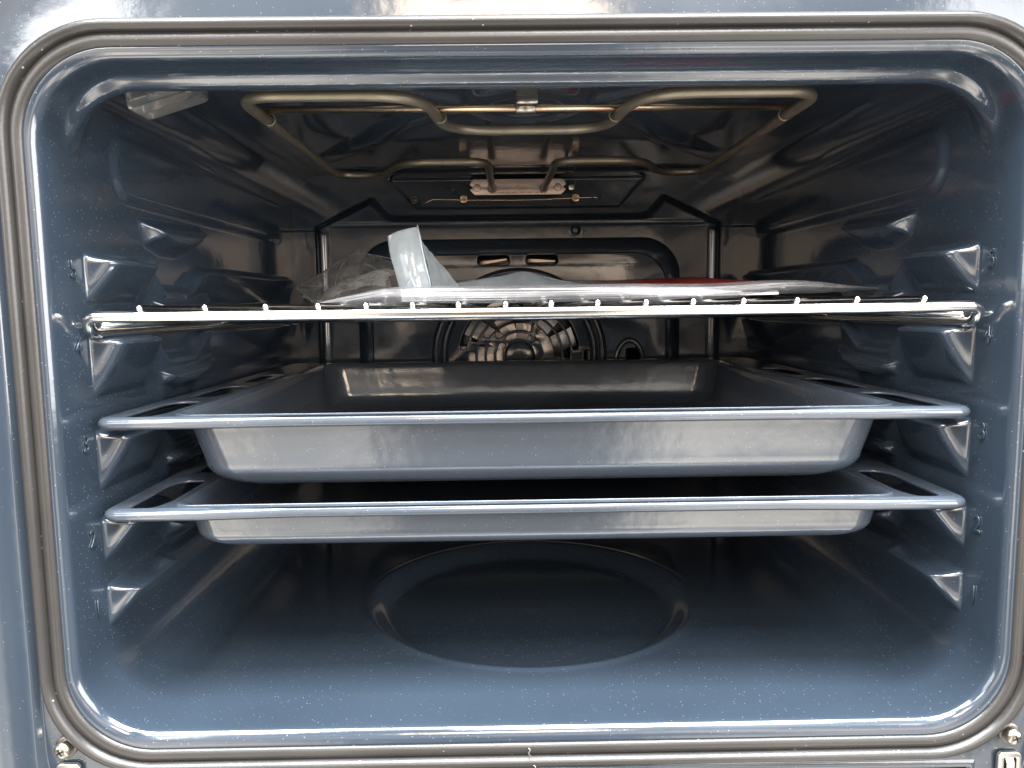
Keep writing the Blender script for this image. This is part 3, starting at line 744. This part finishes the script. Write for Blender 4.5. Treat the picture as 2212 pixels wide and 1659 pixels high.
sheet('film_fold', [[(-.0660, .098, .0400), (-.0640, .105, .0360), (-.0610, .112, .0320)], [(-.0630, .100, .0260), (-.0580, .110, .0250), (-.0530, .120, .0225)], [(-.0600, .102, .0100), (-.0530, .112, .0105), (-.0440, .122, .0105)]], M['film_milky'], .0008, 12)
# loose crumpled film at the left
sheet('loose_film', [[(-.1729, .215, .0157), (-.1728, .212, .0150), (-.1720, .205, .0140), (-.1700, .20, .0128), (-.1640, .19, .0110)],
      [(-.1545, .225, .0270), (-.1560, .205, .0215), (-.1560, .185, .0160), (-.1540, .175, .0100), (-.1500, .165, .0030)],
      [(-.1318, .225, .0405), (-.1340, .195, .0320), (-.1350, .175, .0215), (-.1330, .160, .0110), (-.1300, .150, .0022)],
      [(-.1150, .215, .0385), (-.1130, .190, .0290), (-.1120, .165, .0215), (-.1110, .140, .0120), (-.1080, .120, .0030)],
      [(-.0950, .195, .0330), (-.0950, .170, .0260), (-.0920, .145, .0190), (-.0880, .120, .0125), (-.0850, .100, .0060)]], M['film_clear'], .0085, 21)
sheet('loose_film', [[(-.1480, .165, .0025), (-.1450, .175, .0060), (-.1400, .19, .0080)], [(-.1300, .150, .0080), (-.1280, .170, .0170), (-.1250, .19, .0180)], [(-.1120, .130, .0130), (-.1100, .150, .0215), (-.1080, .18, .0230)], [(-.0900, .110, .0120), (-.0880, .130, .0200), (-.0850, .16, .0220)]], M['film_clear'], .0060, 33)

mb = MB()
def crease(pts, r_=.00036):
    P = fillet(pts, .006, 4); n = len(P)
    tube(mb, P, [r_*(.35+.65*abs(math.sin(3.1*i/n*PI+1))) for i in range(n)], 5)
crease([(-.1729, .215, .0157), (-.1640, .22, .0210), (-.1545, .225, .0272), (-.1430, .226, .0350), (-.1318, .225, .0407), (-.1150, .215, .0388), (-.0950, .195, .0333)])
crease([(-.1729, .215, .0157), (-.1700, .200, .0125), (-.1640, .190, .0108), (-.1560, .178, .0065), (-.1500, .165, .0030)], .00035)
crease([(-.1318, .224, .0404), (-.1345, .200, .0325), (-.1360, .182, .0230), (-.1340, .165, .0140)])
crease([(-.1340, .165, .0040), (-.1300, .165, .0110), (-.1200, .158, .0170), (-.1080, .148, .0200), (-.0920, .140, .0205)], .0004)
crease([(-.1700, .212, .0158), (-.1560, .205, .0155), (-.1440, .195, .0125), (-.1380, .185, .0090)])
crease([(-.1250, .212, .0340), (-.1150, .200, .0300), (-.1050, .185, .0235)])
crease([(-.1460, .172, .0020), (-.1380, .180, .0085), (-.1300, .178, .0120), (-.1200, .168, .0125)])
crease([(-.0492, .16, .0149), (-.0200, .162, .0190), (-.002, .162, .0222), (.0200, .162, .0165), (.048, .16, .0112)], .00025)
mb.build('bag_crease', M['film_milky'], bag)
